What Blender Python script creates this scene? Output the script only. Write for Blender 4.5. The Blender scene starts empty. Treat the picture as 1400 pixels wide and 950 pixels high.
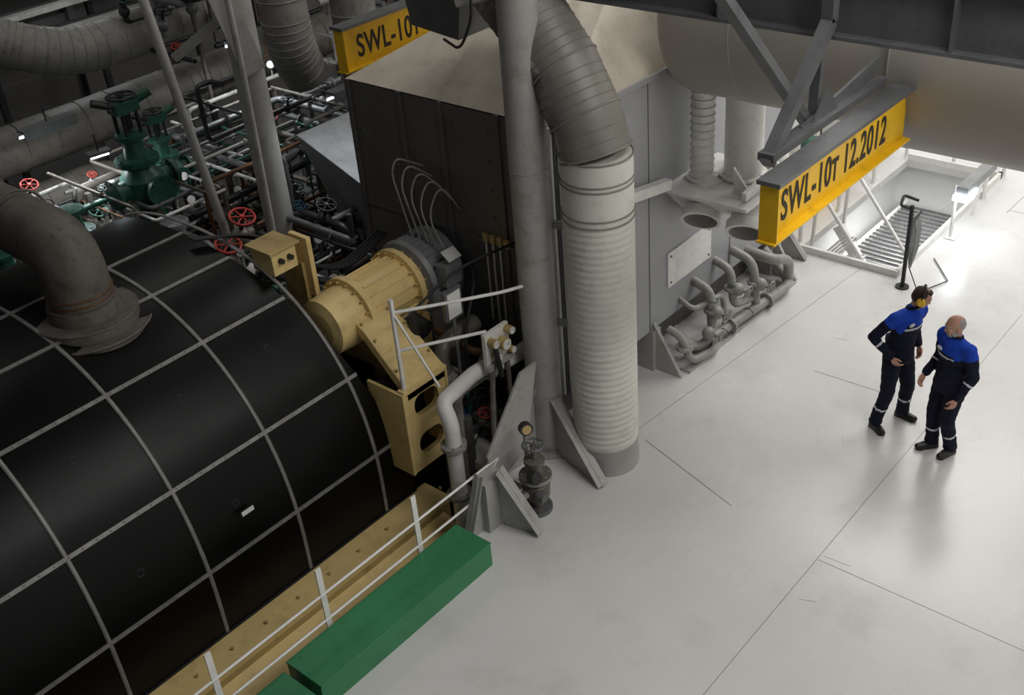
import bpy, bmesh, math, random
from mathutils import Vector, Matrix, noise
V=Vector
random.seed(7)
# ------------------------------------------------------------------ materials
MATS={}
def mat(name,col,rough=.5,metal=0.,var=.12,scale=3.,bump=.0,dirt=None,dirt_amt=.5,coat=0.,bscale=40.,emit=None,estr=0,spec=.5):
    if name in MATS: return MATS[name]
    m=bpy.data.materials.new(name); m.use_nodes=True; nt=m.node_tree; N=nt.nodes; L=nt.links
    b=N['Principled BSDF']; b.inputs['Roughness'].default_value=rough; b.inputs['Metallic'].default_value=metal
    b.inputs['Specular IOR Level'].default_value=spec
    if coat: b.inputs['Coat Weight'].default_value=coat
    tc=N.new('ShaderNodeTexCoord'); n1=N.new('ShaderNodeTexNoise'); n1.inputs['Scale'].default_value=scale; n1.inputs['Detail'].default_value=7
    L.new(tc.outputs['Object'],n1.inputs['Vector'])
    cr=N.new('ShaderNodeValToRGB'); e=cr.color_ramp.elements
    e[0].position=.3; e[1].position=.7
    lo=[c*(1-var) for c in col]; hi=[min(1,c*(1+var)) for c in col]
    e[0].color=(*lo,1); e[1].color=(*hi,1)
    L.new(n1.outputs['Fac'],cr.inputs['Fac']); out=cr.outputs['Color']
    if dirt:
        n2=N.new('ShaderNodeTexNoise'); n2.inputs['Scale'].default_value=scale*2.3; n2.inputs['Detail'].default_value=10; n2.inputs['Roughness'].default_value=.7
        L.new(tc.outputs['Object'],n2.inputs['Vector'])
        r2=N.new('ShaderNodeValToRGB'); r2.color_ramp.elements[0].position=.52; r2.color_ramp.elements[1].position=.72
        r2.color_ramp.elements[0].color=(0,0,0,1); r2.color_ramp.elements[1].color=(dirt_amt,)*3+(1,)
        L.new(n2.outputs['Fac'],r2.inputs['Fac'])
        mx=N.new('ShaderNodeMix'); mx.data_type='RGBA'; mx.inputs[7].default_value=(*dirt,1)
        L.new(r2.outputs['Color'],mx.inputs[0]); L.new(out,mx.inputs[6]); out=mx.outputs[2]
    L.new(out,b.inputs['Base Color'])
    rr=N.new('ShaderNodeMapRange'); rr.inputs[3].default_value=max(.02,rough-.1); rr.inputs[4].default_value=min(1,rough+.1)
    L.new(n1.outputs['Fac'],rr.inputs[0]); L.new(rr.outputs[0],b.inputs['Roughness'])
    if bump:
        n3=N.new('ShaderNodeTexNoise'); n3.inputs['Scale'].default_value=bscale; n3.inputs['Detail'].default_value=5
        L.new(tc.outputs['Object'],n3.inputs['Vector'])
        bp=N.new('ShaderNodeBump'); bp.inputs['Strength'].default_value=bump; bp.inputs['Distance'].default_value=.02
        L.new(n3.outputs['Fac'],bp.inputs['Height']); L.new(bp.outputs['Normal'],b.inputs['Normal'])
    if emit:
        b.inputs['Emission Color'].default_value=(*emit,1); b.inputs['Emission Strength'].default_value=estr
    MATS[name]=m; return m
M_floor=mat('floor_paint',(.63,.62,.605),.26,0,.06,.5,.07,dirt=(.45,.435,.41),dirt_amt=.5,bscale=2.5,spec=.5)
M_seam=mat('floor_seam',(.25,.245,.235),.5)
M_pit=mat('pit_steel',(.04,.038,.036),.6,0,.3,1,.1)
M_black=mat('lagging_black',(.0045,.0042,.004),.38,0,.3,1.2,.08,bscale=5,spec=.16)
M_strip=mat('strip_metal',(.24,.235,.225),.5,.3,.2,9)
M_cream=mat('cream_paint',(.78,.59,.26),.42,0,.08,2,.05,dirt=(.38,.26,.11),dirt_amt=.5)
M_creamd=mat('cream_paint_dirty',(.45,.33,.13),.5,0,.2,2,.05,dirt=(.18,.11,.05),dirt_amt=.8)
M_green=mat('green_paint',(.03,.20,.08),.42,0,.12,1.5,.05,dirt=(.025,.12,.045),dirt_amt=.6)
M_white=mat('white_paint',(.78,.77,.74),.4,0,.06,4,dirt=(.45,.41,.35),dirt_amt=.4)
M_duct=mat('duct_wrap_white',(.66,.65,.59),.55,0,.06,2.5,.15,bscale=25,dirt=(.42,.40,.34),dirt_amt=.45)
M_ductg=mat('duct_galv_grey',(.22,.21,.185),.5,.2,.12,3,.1)
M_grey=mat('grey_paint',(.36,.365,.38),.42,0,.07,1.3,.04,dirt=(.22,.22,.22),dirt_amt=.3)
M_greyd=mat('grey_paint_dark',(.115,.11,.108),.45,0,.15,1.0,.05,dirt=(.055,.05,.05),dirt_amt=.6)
M_motor=mat('motor_grey',(.24,.245,.25),.45,.1,.12,3,.05,dirt=(.1,.1,.1),dirt_amt=.5)
M_col=mat('column_paint',(.38,.375,.355),.42,0,.08,2,.04,dirt=(.2,.17,.14),dirt_amt=.6)
M_beige=mat('roof_beige',(.62,.56,.46),.6,0,.15,1.6,.05,dirt=(.3,.25,.18),dirt_amt=.5)
M_tank=mat('tank_greige',(.34,.32,.285),.5,0,.06,1.5,.03)
M_steel=mat('steel_grey',(.15,.153,.158),.45,.3,.15,3,.05,dirt=(.08,.08,.08),dirt_amt=.5)
M_dark=mat('dark_steel',(.025,.025,.026),.45,.3,.25,3,.05)
M_yellow=mat('yellow_paint',(.83,.50,.012),.4,0,.08,2,.03,dirt=(.4,.22,.02),dirt_amt=.6)
M_ink=mat('stencil_black',(.015,.013,.01),.6)
M_lag=mat('pipe_lagging',(.11,.098,.082),.6,0,.2,4,.3,dirt=(.04,.028,.018),dirt_amt=.8,bscale=18)
M_lagl=mat('pipe_lagging_light',(.22,.21,.19),.55,0,.15,4,.3,dirt=(.08,.068,.05),dirt_amt=.7,bscale=18)
M_vgreen=mat('valve_green',(.018,.085,.058),.4,0,.2,5,.1,dirt=(.02,.03,.02),dirt_amt=.8)
M_pipe=mat('pipe_grey',(.30,.29,.27),.42,0,.12,5,.05,dirt=(.12,.085,.05),dirt_amt=.7)
M_piped=mat('pipe_grime',(.14,.125,.105),.42,.1,.2,5,.05,dirt=(.06,.04,.025),dirt_amt=.8)
M_copper=mat('pipe_rust',(.14,.065,.03),.5,.4,.3,8)
M_red=mat('red_paint',(.4,.03,.02),.4)
M_blue=mat('blue_cable',(.02,.10,.25),.4)
M_rubber=mat('black_rubber',(.015,.015,.015),.6)
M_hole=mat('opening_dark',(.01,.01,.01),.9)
M_lampw=mat('lamp_glow',(.9,.95,1),.3,emit=(.85,.94,1),estr=16)
M_wall=mat('wall_paint',(.11,.105,.10),.6,0,.12,.8,.03)
M_walll=mat('wall_paint_light',(.66,.67,.67),.5,0,.08,.8,.03)
M_ceil=mat('ceiling_paint',(.14,.14,.14),.7)
M_navy=mat('cloth_navy',(.009,.011,.024),.85,0,.25,8,.5,bscale=60,spec=.2)
M_royal=mat('cloth_royal_blue',(.012,.055,.42),.8,0,.15,8,.4,bscale=60,spec=.2)
M_refl=mat('reflective_tape',(.60,.62,.66),.4)
M_skin=mat('skin',(.50,.27,.19),.5,0,.08,12,.1)
M_hair=mat('hair_brown',(.045,.025,.015),.7,0,.3,60,.8,bscale=150)
M_hairg=mat('hair_grey',(.42,.40,.38),.7,0,.2,60,.8,bscale=150)
M_shoe=mat('shoe_black',(.012,.011,.011),.4)
M_eye=mat('eye_white',(.7,.7,.68),.2); M_pupil=mat('pupil',(.02,.015,.01),.2)
M_lip=mat('lips',(.35,.12,.1),.5)
# ------------------------------------------------------------------ builder
class B:
    def __init__(s,name): s.name=name; s.bm=bmesh.new(); s.mats=[]
    def mi(s,m):
        if m not in s.mats: s.mats.append(m)
        return s.mats.index(m)
    def face(s,vs,m,sm=False):
        try: f=s.bm.faces.new(vs)
        except ValueError: return
        f.material_index=s.mi(m); f.smooth=sm
    def hexa(s,P,m):
        v=[s.bm.verts.new(p) for p in P]
        for q in ((3,2,1,0),(4,5,6,7),(0,1,5,4),(1,2,6,5),(2,3,7,6),(3,0,4,7)): s.face([v[i] for i in q],m)
    def box(s,a,b,m):
        x0,y0,z0=[min(p) for p in zip(a,b)]; x1,y1,z1=[max(p) for p in zip(a,b)]
        s.hexa([(x0,y0,z0),(x1,y0,z0),(x1,y1,z0),(x0,y1,z0),(x0,y0,z1),(x1,y0,z1),(x1,y1,z1),(x0,y1,z1)],m)
    def bar(s,p0,p1,w,h,m,up=(0,0,1)):
        p0=V(p0);p1=V(p1);d=(p1-p0).normalized();u=V(up)
        if abs(d.dot(u))>.98:u=V((0,1,0))
        r=d.cross(u).normalized()*w/2;u=r.normalized().cross(d).normalized()*h/2
        s.hexa([p0-r-u,p0+r-u,p1+r-u,p1-r-u,p0-r+u,p0+r+u,p1+r+u,p1-r+u],m)
    def prism(s,pts,vec,m):
        vec=V(vec);a=[s.bm.verts.new(p) for p in pts];b=[s.bm.verts.new(V(p)+vec) for p in pts]
        s.face(a[::-1],m);s.face(b,m);n=len(a)
        for i in range(n): s.face([a[i],a[(i+1)%n],b[(i+1)%n],b[i]],m)
    def rings(s,R,m,caps=True,closed=False):
        vs=[[s.bm.verts.new(p) for p in r] for r in R];n=len(vs[0])
        for i in range(len(vs)-1):
            for j in range(n): s.face([vs[i][j],vs[i][(j+1)%n],vs[i+1][(j+1)%n],vs[i+1][j]],m,True)
        if caps:
            s.face([s.bm.verts.new(v.co) for v in vs[0][::-1]],m);s.face([s.bm.verts.new(v.co) for v in vs[-1]],m)
    def frame(s,d):
        d=V(d).normalized();u=V((0,0,1)) if abs(d.z)<.9 else V((1,0,0))
        r=d.cross(u).normalized();return r,r.cross(d).normalized()
    def lathe(s,o,axis,prof,m,seg=24,caps=True):
        o=V(o);ax=V(axis).normalized();r,u=s.frame(ax);R=[]
        for h,rad in prof: R.append([o+ax*h+(r*math.cos(t)+u*math.sin(t))*rad for t in [2*math.pi*k/seg for k in range(seg)]])
        s.rings(R,m,caps)
    def hard(s,o,axis,prof,m,seg=24):
        for i in range(len(prof)-1):s.lathe(o,axis,[prof[i],prof[i+1]],m,seg,False)
        s.lathe(o,axis,[prof[-1],(prof[-1][0],.0001)],m,seg,False);s.lathe(o,axis,[(prof[0][0],.0001),prof[0]],m,seg,False)
    def cyl(s,p0,p1,r,m,r1=None,seg=20,caps=True):
        p0=V(p0);p1=V(p1);s.lathe(p0,p1-p0,[(0,r),((p1-p0).length,r if r1 is None else r1)],m,seg,caps)
    def path(s,pts,fil,n=6):
        pts=[V(p) for p in pts];o=[pts[0]]
        for i in range(1,len(pts)-1):
            a,b,c=pts[i-1],pts[i],pts[i+1];f=min(fil,(a-b).length*.49,(c-b).length*.49)
            p=b+(a-b).normalized()*f;q=b+(c-b).normalized()*f
            for k in range(n+1):
                t=k/n;o.append((1-t)**2*p+2*t*(1-t)*b+t*t*q)
        o.append(pts[-1]);return o
    def tube(s,pts,r,m,fil=None,seg=12,n=6,rf=None,caps=True):
        P=s.path(pts,r*2.2 if fil is None else fil,n);
        Q=[P[0]]
        for p in P[1:]:
            if (p-Q[-1]).length>1e-4:Q.append(p)
        P=Q;d=(P[1]-P[0]).normalized();x,y=s.frame(d);R=[]
        for i,p in enumerate(P):
            if i==0:t=P[1]-P[0]
            elif i==len(P)-1:t=P[-1]-P[-2]
            else:t=(P[i+1]-p).normalized()+(p-P[i-1]).normalized()
            t.normalize();x=(x-t*x.dot(t)).normalized();y=t.cross(x)
            rr=r if rf is None else rf(i/(len(P)-1))
            R.append([p+(x*math.cos(a)+y*math.sin(a))*rr for a in [2*math.pi*k/seg for k in range(seg)]])
        s.rings(R,m,caps);return P
    def torus(s,c,ax,Rr,r,m,seg=20,sg=8,arc=2*math.pi,a0=0):
        c=V(c);x,y=s.frame(ax);axn=V(ax).normalized();full=arc>6.28;R=[]
        for i in range(seg+1):
            a=a0+arc*i/seg;d=x*math.cos(a)+y*math.sin(a)
            R.append([c+d*(Rr+r*math.cos(b))+axn*r*math.sin(b) for b in [2*math.pi*k/sg for k in range(sg)]])
        s.rings(R,m,not full)
    def sph(s,c,r,m,seg=16,rg=10):
        rx,ry,rz=(r,r,r) if not hasattr(r,'__len__') else r;c=V(c);rows=[]
        a=s.bm.verts.new(c+V((0,0,-rz)));z=s.bm.verts.new(c+V((0,0,rz)))
        for i in range(1,rg):
            t=-math.pi/2+math.pi*i/rg
            rows.append([s.bm.verts.new(c+V((rx*math.cos(t)*math.cos(p),ry*math.cos(t)*math.sin(p),rz*math.sin(t)))) for p in [2*math.pi*k/seg for k in range(seg)]])
        for j in range(seg):
            k=(j+1)%seg;s.face([a,rows[0][k],rows[0][j]],m,True);s.face([z,rows[-1][j],rows[-1][k]],m,True)
            for i in range(len(rows)-1):s.face([rows[i][j],rows[i][k],rows[i+1][k],rows[i+1][j]],m,True)
    def wheel(s,c,ax,R,m):
        s.torus(c,ax,R,R*.11,m,16,6);x,y=s.frame(ax)
        for k in range(3):
            a=math.pi*k/3;d=x*math.cos(a)+y*math.sin(a);s.cyl(V(c)-d*R,V(c)+d*R,R*.07,m,seg=6)
        s.cyl(V(c)-V(ax).normalized()*R*.15,V(c)+V(ax).normalized()*R*.15,R*.2,m,seg=8)
    def flange(s,c,ax,R,t,m,bolts=8):
        c=V(c);a=V(ax).normalized();s.cyl(c-a*t/2,c+a*t/2,R,m)
        x,y=s.frame(a)
        for k in range(bolts):
            an=2*math.pi*k/bolts;p=c+(x*math.cos(an)+y*math.sin(an))*R*.82;s.cyl(p-a*t*.9,p+a*t*.9,R*.07,m,seg=6)
    def done(s,bevel=0,parent=None):
        bmesh.ops.recalc_face_normals(s.bm,faces=s.bm.faces[:])
        me=bpy.data.meshes.new(s.name);s.bm.to_mesh(me);s.bm.free()
        for m in s.mats:me.materials.append(m)
        o=bpy.data.objects.new(s.name,me);bpy.context.scene.collection.objects.link(o)
        if bevel:
            md=o.modifiers.new('bevel','BEVEL');md.width=bevel;md.segments=2;md.limit_method='ANGLE';md.angle_limit=math.radians(50)
        if parent:o.parent=parent
        return o
# ------------------------------------------------------------------ people (built first: fastest while the scene is empty)
def remeshed(build,voxel,smooth=2):
    o=build.done();md=o.modifiers.new('r','REMESH');md.mode='VOXEL';md.voxel_size=voxel;md.use_smooth_shade=True
    ms=o.modifiers.new('s','SMOOTH');ms.iterations=smooth;ms.factor=.5
    bpy.context.view_layer.update()
    me=bpy.data.meshes.new_from_object(o.evaluated_get(bpy.context.evaluated_depsgraph_get()));bpy.data.objects.remove(o)
    for p in me.polygons:p.use_smooth=True
    return me
def caps(b,p,q,r0,r1,m,n=6):
    p=V(p);q=V(q);b.sph(p,r0,m,16,10);b.sph(q,r1,m,16,10);b.cyl(p,q,r0,m,r1=r1,seg=16)
def segd(p,a,c):
    ab=c-a;t=max(0,min(1,(p-a).dot(ab)/ab.length_squared));return (p-a-ab*t).length,t
def person(name,org,face,J,head_yaw,head_pitch,beard,muffs,bulk=1.):
    root=bpy.data.objects.new(name,None);bpy.context.scene.collection.objects.link(root)
    f=V((face[0],face[1],0)).normalized();l=V((-f.y,f.x,0))
    # local frame: x = person's right, y = forward, z = up (proper rotation)
    MW=Matrix(((-l.x,f.x,0,org[0]),(-l.y,f.y,0,org[1]),(0,0,1,0),(0,0,0,1)))
    root.matrix_world=MW
    def L(p):return V((-p[0],p[1],p[2]))
    J={k:L(v) for k,v in J.items()}
    def put(me,nm):
        o=bpy.data.objects.new(nm,me);bpy.context.scene.collection.objects.link(o);o.parent=root;return o
    b=B('t');m=M_navy;k_=bulk
    pel,ch,nk=J['pelvis'],J['chest'],J['neck']
    b.sph(pel,(.168*k_,.13*k_,.13),m,20,12);b.sph(pel.lerp(ch,.5),(.163*k_,.13*k_,.16),m,20,12);b.sph(ch,(.185*k_,.132*k_,.17),m,20,12)
    b.sph(ch.lerp(nk,.55),(.15*k_,.105*k_,.09),m,20,12);b.sph(pel+V((0,0,-.03)),(.162*k_,.125*k_,.1),m,20,12)
    b.lathe(pel+V((0,0,-.11)),(0,0,1),[(0,.162*k_),(.1,.162*k_),(.2,.15)],m,24)
    b.lathe(pel+V((0,0,.10)),(0,0,1),[(0,.154*k_),(.05,.157*k_)],m,24)
    caps(b,ch.lerp(nk,.75),nk,.074,.066,m)
    bones=[]
    for s_ in 'LR':
        sh,el,wr,hp,kn,an=[J[k+s_] for k in ('sh','el','wr','hip','kn','an')]
        caps(b,ch.lerp(nk,.6),sh,.085,.074,m);caps(b,sh,el,.074*k_,.056*k_,m);caps(b,el,wr,.056*k_,.045,m)
        caps(b,hp,kn,.104*k_,.080,m);caps(b,kn,an,.080,.068,m);b.sph(an,(.074,.08,.05),m)
        bones+=[('ua'+s_,sh,el),('fa'+s_,el,wr),('th'+s_,hp,kn),('sh'+s_,kn,an)]
    bones+=[('to',pel,ch),('up',ch,nk)]
    me=remeshed(b,.012,3);me.materials.clear()
    for q in (M_navy,M_royal,M_refl):me.materials.append(q)
    for v in me.vertices:
        n=noise.noise(V((v.co.x*7,v.co.y*7,v.co.z*16)))*.6+noise.noise(v.co*24)*.3;v.co+=v.normal*n*.014
    for p in me.polygons:
        c=p.center;best=min(((*segd(c,a,d),n) for n,a,d in bones),key=lambda x:x[0]);d_,t,n=best
        mi=0
        if n=='up' and t>.2:mi=1
        elif n=='to' and c.z>ch.z+.03:mi=1
        if n[:2]=='ua' and t<.30:mi=1
        if n[:2]=='sh' and .50<t<.56:mi=2
        if n[:2]=='fa' and .30<t<.38 and d_<.07*k_:mi=2
        if n in('to','up') and abs(c.z-ch.z)<.010:mi=2
        p.material_index=mi
    put(me,'overalls')
    b=B('badge');b.sph(ch+V((.07,.128*k_,.06)),(.04,.012,.022),M_refl,12,8);b.done(parent=root)
    b=B('collar');b.torus(nk+V((0,0,.015)),(0,-.25,1),.066,.015,M_navy,20,8);b.done(parent=root)
    for s_ in 'LR':
        an=J['an'+s_];to=J['toe'+s_];d=(V((to.x-an.x,to.y-an.y,0))).normalized();b=B('t')
        g=V((an.x,an.y,0));caps(b,g+V((0,0,.045))-d*.045,g+d*.08+V((0,0,.045)),.040,.043,M_shoe);caps(b,g+d*.08+V((0,0,.04)),g+d*.15+V((0,0,.038)),.045,.036,M_shoe)
        caps(b,g+V((0,0,.05)),g+V((0,0,.11)),.045,.05,M_shoe)
        b.cyl(g-d*.045,g-d*.045+V((0,0,.022)),.043,M_shoe);b.cyl(g+d*.13,g+d*.13+V((0,0,.022)),.047,M_shoe);b.bar(g-d*.045+V((0,0,.011)),g+d*.13+V((0,0,.011)),.084,.022,M_shoe)
        me=remeshed(b,.008,2);put(me,'shoe')
    for s_ in 'LR':
        wr=J['wr'+s_];el=J['el'+s_];d=(wr-el).normalized();d=(d+V((0,0,-.25))).normalized()
        inn=V((-math.copysign(1,wr.x),0,0))
        inn=(inn-d*inn.dot(d)).normalized();side=d.cross(inn)
        if side.dot(V((0,1,0)))<0:side=-side
        b=B('t');base=wr+d*.02
        caps(b,wr-d*.04,base,.027,.026,M_skin)
        for k in (-.024,-.008,.008,.024):caps(b,base,base+d*.085+side*k*1.1,.018,.014,M_skin)
        b.sph(base+d*.05,(.03,.03,.035),M_skin,12,8)
        for k,(o_,ln) in enumerate(((.031,.072),(.011,.08),(-.010,.075),(-.030,.058))):
            p=base+d*.085+side*o_;q=p+(d*.9+inn*.35).normalized()*ln*.45;r_=q+(d*.65+inn*.75).normalized()*ln*.32;e_=r_+(d*.35+inn*.9).normalized()*ln*.25
            caps(b,p,q,.0095,.009,M_skin);caps(b,q,r_,.009,.008,M_skin);caps(b,r_,e_,.008,.007,M_skin)
        p=base+side*.025+d*.02;q=p+(side*.7+d*.7+inn*.3).normalized()*.045;r_=q+(side*.2+d*.9+inn*.3).normalized()*.033
        caps(b,p,q,.014,.011,M_skin);caps(b,q,r_,.011,.009,M_skin)
        me=remeshed(b,.0038,1);put(me,'hand')
    hc=J['head'];b=B('t');m=M_skin
    b.sph((0,-.01,.03),(.074,.094,.088),m,24,16);b.sph((0,.012,-.03),(.062,.078,.085),m,24,16)
    b.sph((0,.045,-.085),(.036,.036,.028),m);b.sph((0,.082,-.008),(.012,.018,.03),m);b.sph((0,.096,-.028),(.015,.014,.012),m)
    b.sph((0,.072,.024),(.05,.018,.014),m);b.sph((.035,.06,-.02),(.024,.02,.02),m);b.sph((-.035,.06,-.02),(.024,.02,.02),m)
    for sx in (1,-1):b.sph((sx*.076,-.008,-.012),(.011,.022,.034),m);b.sph((sx*.080,-.014,-.008),(.008,.02,.028),m)
    Rm=Matrix.Rotation(head_yaw,4,'Z')@Matrix.Rotation(head_pitch,4,'X');hm=Matrix.Translation(hc)@Rm
    nb=hm.inverted()@(nk+V((0,0,-.03)));caps(b,(0,-.02,-.06),nb,.052,.058,m)
    me=remeshed(b,.005,2)
    ho=put(me,'head');ho.matrix_local=hm
    b=B('face_details')
    for sx in (1,-1):
        b.sph((sx*.03,.080,.004),(.012,.008,.008),M_eye,12,8);b.sph((sx*.03,.087,.004),(.0055,.003,.0055),M_pupil,10,6)
        b.bar((sx*.015,.091,.026),(sx*.048,.08,.026),.008,.008,M_hairg if beard else M_hair)
    b.sph((0,.088,-.055),(.024,.008,.007),M_lip,12,6)
    o=b.done();o.parent=root;o.matrix_local=hm
    b=B('t');hm_=M_hairg if beard else M_hair
    if beard:
        b.sph((0,-.030,.022),(.078,.080,.086),hm_,24,16);b.sph((0,.038,-.082),(.045,.045,.035),hm_);b.sph((0,.085,-.045),(.03,.012,.008),hm_)
        for sx in (1,-1):b.sph((sx*.055,.015,-.06),(.016,.035,.035),hm_)
    else:
        b.sph((0,-.022,.040),(.079,.092,.080),hm_,24,16);b.sph((0,-.05,.0),(.074,.062,.075),hm_)
        b.sph((0,.04,.085),(.052,.036,.026),hm_)
    me=remeshed(b,.005,1);me.materials.clear();me.materials.append(hm_)
    for v in me.vertices:v.co+=v.normal*noise.noise(v.co*60)*.004
    o=put(me,'hair');o.matrix_local=hm
    if muffs:
        b=B('ear_defenders')
        b.torus((0,-.015,.02),(0,1,.1),.116,.009,M_rubber,24,8)
        for sx in (1,-1):
            b.lathe((sx*.078,-.005,-.01),(sx,0,0),[(0,.038),(.012,.047),(.035,.046),(.050,.032)],M_yellow,20);b.torus((sx*.083,-.005,-.01),(1,0,0),.038,.011,M_rubber,20,8)
        o=b.done();o.parent=root;o.matrix_local=hm
    return root
J1=dict(pelvis=(.02,0,.97),chest=(.06,.03,1.30),neck=(.10,.05,1.49),head=(.15,.10,1.62),
 shL=(.245,.03,1.40),elL=(.33,-.10,1.16),wrL=(.23,.07,1.00),shR=(-.125,.03,1.42),elR=(-.29,-.10,1.19),wrR=(-.18,.07,1.00),
 hipL=(.11,0,.92),knL=(.16,.06,.50),anL=(.20,.0,.10),toeL=(.26,.2,.03),hipR=(-.07,0,.92),knR=(-.13,.05,.50),anR=(-.19,-.02,.10),toeR=(-.24,.2,.03))
person('man_with_ear_defenders',(10.15,3.80),(-.35,-.95),J1,math.radians(42),math.radians(-22),False,True,1.0)
J2=dict(pelvis=(0,0,.95),chest=(0,.01,1.27),neck=(0,.03,1.47),head=(0,.06,1.60),
 shL=(.19,.0,1.39),elL=(.26,-.04,1.11),wrL=(.24,.10,.88),shR=(-.19,.0,1.39),elR=(-.24,-.03,1.11),wrR=(-.21,.15,.95),
 hipL=(.09,0,.90),knL=(.09,.05,.49),anL=(.08,-.06,.10),toeL=(.12,.14,.03),hipR=(-.09,0,.90),knR=(-.10,.07,.50),anR=(-.10,.04,.10),toeR=(-.14,.24,.03))
person('man_with_grey_beard',(9.98,3.14),(-.85,.50),J2,math.radians(-18),math.radians(-8),True,False,1.08)
# ------------------------------------------------------------------ SWL beams
def swl(name,x0,x1,y,z0,txt,tx,xr):
    b=B(name);h=.46;fw=.16
    b.box((x0+.02,y-.006,z0),(x1,y+.006,z0+h),M_yellow)
    b.box((x0-.03,y-fw/2,z0-.015),(x1,y+fw/2,z0),M_yellow);b.box((x0,y-fw/2,z0+h),(x1,y+fw/2,z0+h+.015),M_yellow)
    b.box((x0,y-fw/2,z0),(x0+.015,y+fw/2,z0+h),M_yellow)
    b.box((x0-.03,y-.1,z0+h+.015),(xr,y+.1,z0+h+.05),M_steel)
    o=b.done()
    cu=bpy.data.curves.new('stencil','FONT');cu.body=txt;cu.size=.36;cu.extrude=.002;cu.space_character=1.08;cu.offset=.006
    t=bpy.data.objects.new('stencil_tmp',cu);bpy.context.scene.collection.objects.link(t)
    bpy.context.view_layer.update()
    me=bpy.data.meshes.new_from_object(t.evaluated_get(bpy.context.evaluated_depsgraph_get()))
    bpy.data.objects.remove(t);me.materials.clear();me.materials.append(M_ink)
    s=bpy.data.objects.new('stencil_text',me);bpy.context.scene.collection.objects.link(s)
    s.rotation_euler=(math.pi/2,0,0);s.location=(tx,y-.009,z0+.1);s.parent=o
    w=max(v.co.x for v in me.vertices);return o,s,w
o,s,w=swl('crane_beam',7.02,9.45,3.75,3.67,'SWL-10т 12.2012',7.2,9.42);s.scale=(1.85/w,1,1)
o,s,w=swl('crane_beam',8.12,10.6,9.78,3.70,'SWL-10т 12.2012',8.36,12);s.scale=(2.0/w,1,1)
# ------------------------------------------------------------------ room
b=B('floor')
FX0,FX1=-4,26
b.box((FX0,-8,-.12),(FX1,5.15,0),M_floor)
b.box((FX0,5.15,-.12),(13.3,6.45,0),M_floor)
b.box((17.0,5.15,-.12),(FX1,7.6,0),M_floor)
b.box((6.95,6.45,-.12),(13.3,7.6,0),M_floor)
b.box((13.3,6.6,-.12),(17.0,7.6,0),M_floor)
b.box((8.05,7.6,-.12),(13.0,10.0,0),M_floor)
def seam(x0,y0,x1,y1,w=.008): b.bar((x0,y0,.0005),(x1,y1,.0005),w,.003,M_seam)
seam(-2,3.40,13.2,3.42,.006);seam(7.73,3.4,7.73,-6,.005);seam(10.63,4.95,10.66,3.95,.009)
seam(8.35,5.85,7.93,4.48,.010);seam(8.2,6.05,20,5.03,.006);seam(3,.2,20,.2,.006);seam(13.4,3.4,13.4,-6,.006);seam(15.9,4.6,22,4.5,.01);seam(16,4.6,16.05,2.2,.01)
for i in range(14):
    x=random.uniform(5.5,15);y=random.uniform(.3,5.2);a=random.uniform(0,3.1);l=random.uniform(.08,.3);seam(x,y,x+l*math.cos(a),y+l*math.sin(a),.003)
for x,y in ((14.2,3.1),(12.2,1.9),(15.2,2.6),(9.1,1.6),(6.8,1.2),(11.8,4.6)):
    b.torus((x,y,.001),(0,0,1),.06,.004,M_seam,16,4)
b.done()
b=B('pit_floor');b.box((FX0,6.45,-2.2),(13,20,-2.1),M_pit);b.done()
b=B('stairwell_floor');b.box((13.1,4.9,-2.2),(17.3,7.0,-2.1),M_walll)
b.box((13.1,4.9,-2.1),(13.2,7.0,-.12),M_walll);b.box((17.15,4.9,-2.1),(17.3,7.0,-.12),M_walll);b.box((13.1,6.8,-2.1),(17.3,7.0,-.12),M_walll);b.box((13.1,4.8,-2.1),(17.3,4.9,-.12),M_walll)
b.done()
b=B('wall_pit');b.box((FX0,6.40,-2.1),(8,6.45,-.12),M_greyd);b.box((7.95,7.0,-2.1),(8.05,10,-.0),M_greyd);b.done()
b=B('wall_left');b.box((FX0,19.5,-2.2),(FX1,19.7,10),M_wall)
for i in range(14):b.box((FX0+i*2,19.35,-2.1),(FX0+i*2+.12,19.5,10),M_greyd)
b.done()
b=B('wall_back');b.box((FX1,-8,-2.2),(FX1+.2,20,10),M_walll);b.done()
b=B('wall_partition');b.box((13.6,7.6,-.1),(FX1,7.75,5),M_walll)
for i in range(8):b.box((14+i*1.5,7.5,0),(14.08+i*1.5,7.6,5),M_white)
b.done()
b=B('ceiling');b.box((FX0,-8,10),(FX1,20,10.1),M_ceil)
b.done()
b=B('wall_right');b.box((FX0,-8.2,-.1),(FX1,-8,10),M_walll);b.done()
# ------------------------------------------------------------------ turbine casing
Y0,a_,b_,nn=10.28,2.61,2.54,2.35
def prof(t,off=0):
    c,s_=math.cos(t),math.sin(t)
    y=-(abs(c)**(2/nn))*math.copysign(1,c)*(a_+off);z=(abs(s_)**(2/nn))*(b_+off)
    return Y0+y,z
TS=[math.pi*k/72 for k in range(73)]
def xend(z):return 6.45-.62*max(0,z)/2.54
b=B('steam_turbine_casing')
xs=[-.5,1.5,2.7,3.8,4.9,5.6]
def section(x,off=0):
    P=[(x,Y0-a_-off,-.32)]
    for t in TS:
        y,z=prof(t,off);P.append((x if x<5.7 else xend(z),y,z))
    P.append((x,Y0+a_+off,-.32));return P
grid=[[b.bm.verts.new(p) for p in section(x)] for x in xs+[6.45]]
for i in range(len(grid)-1):
    for j in range(len(grid[0])-1):b.face([grid[i][j],grid[i][j+1],grid[i+1][j+1],grid[i+1][j]],M_black,True)
endv=[b.bm.verts.new(v.co) for v in grid[-1]];b.face(endv,M_dark)
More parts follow.
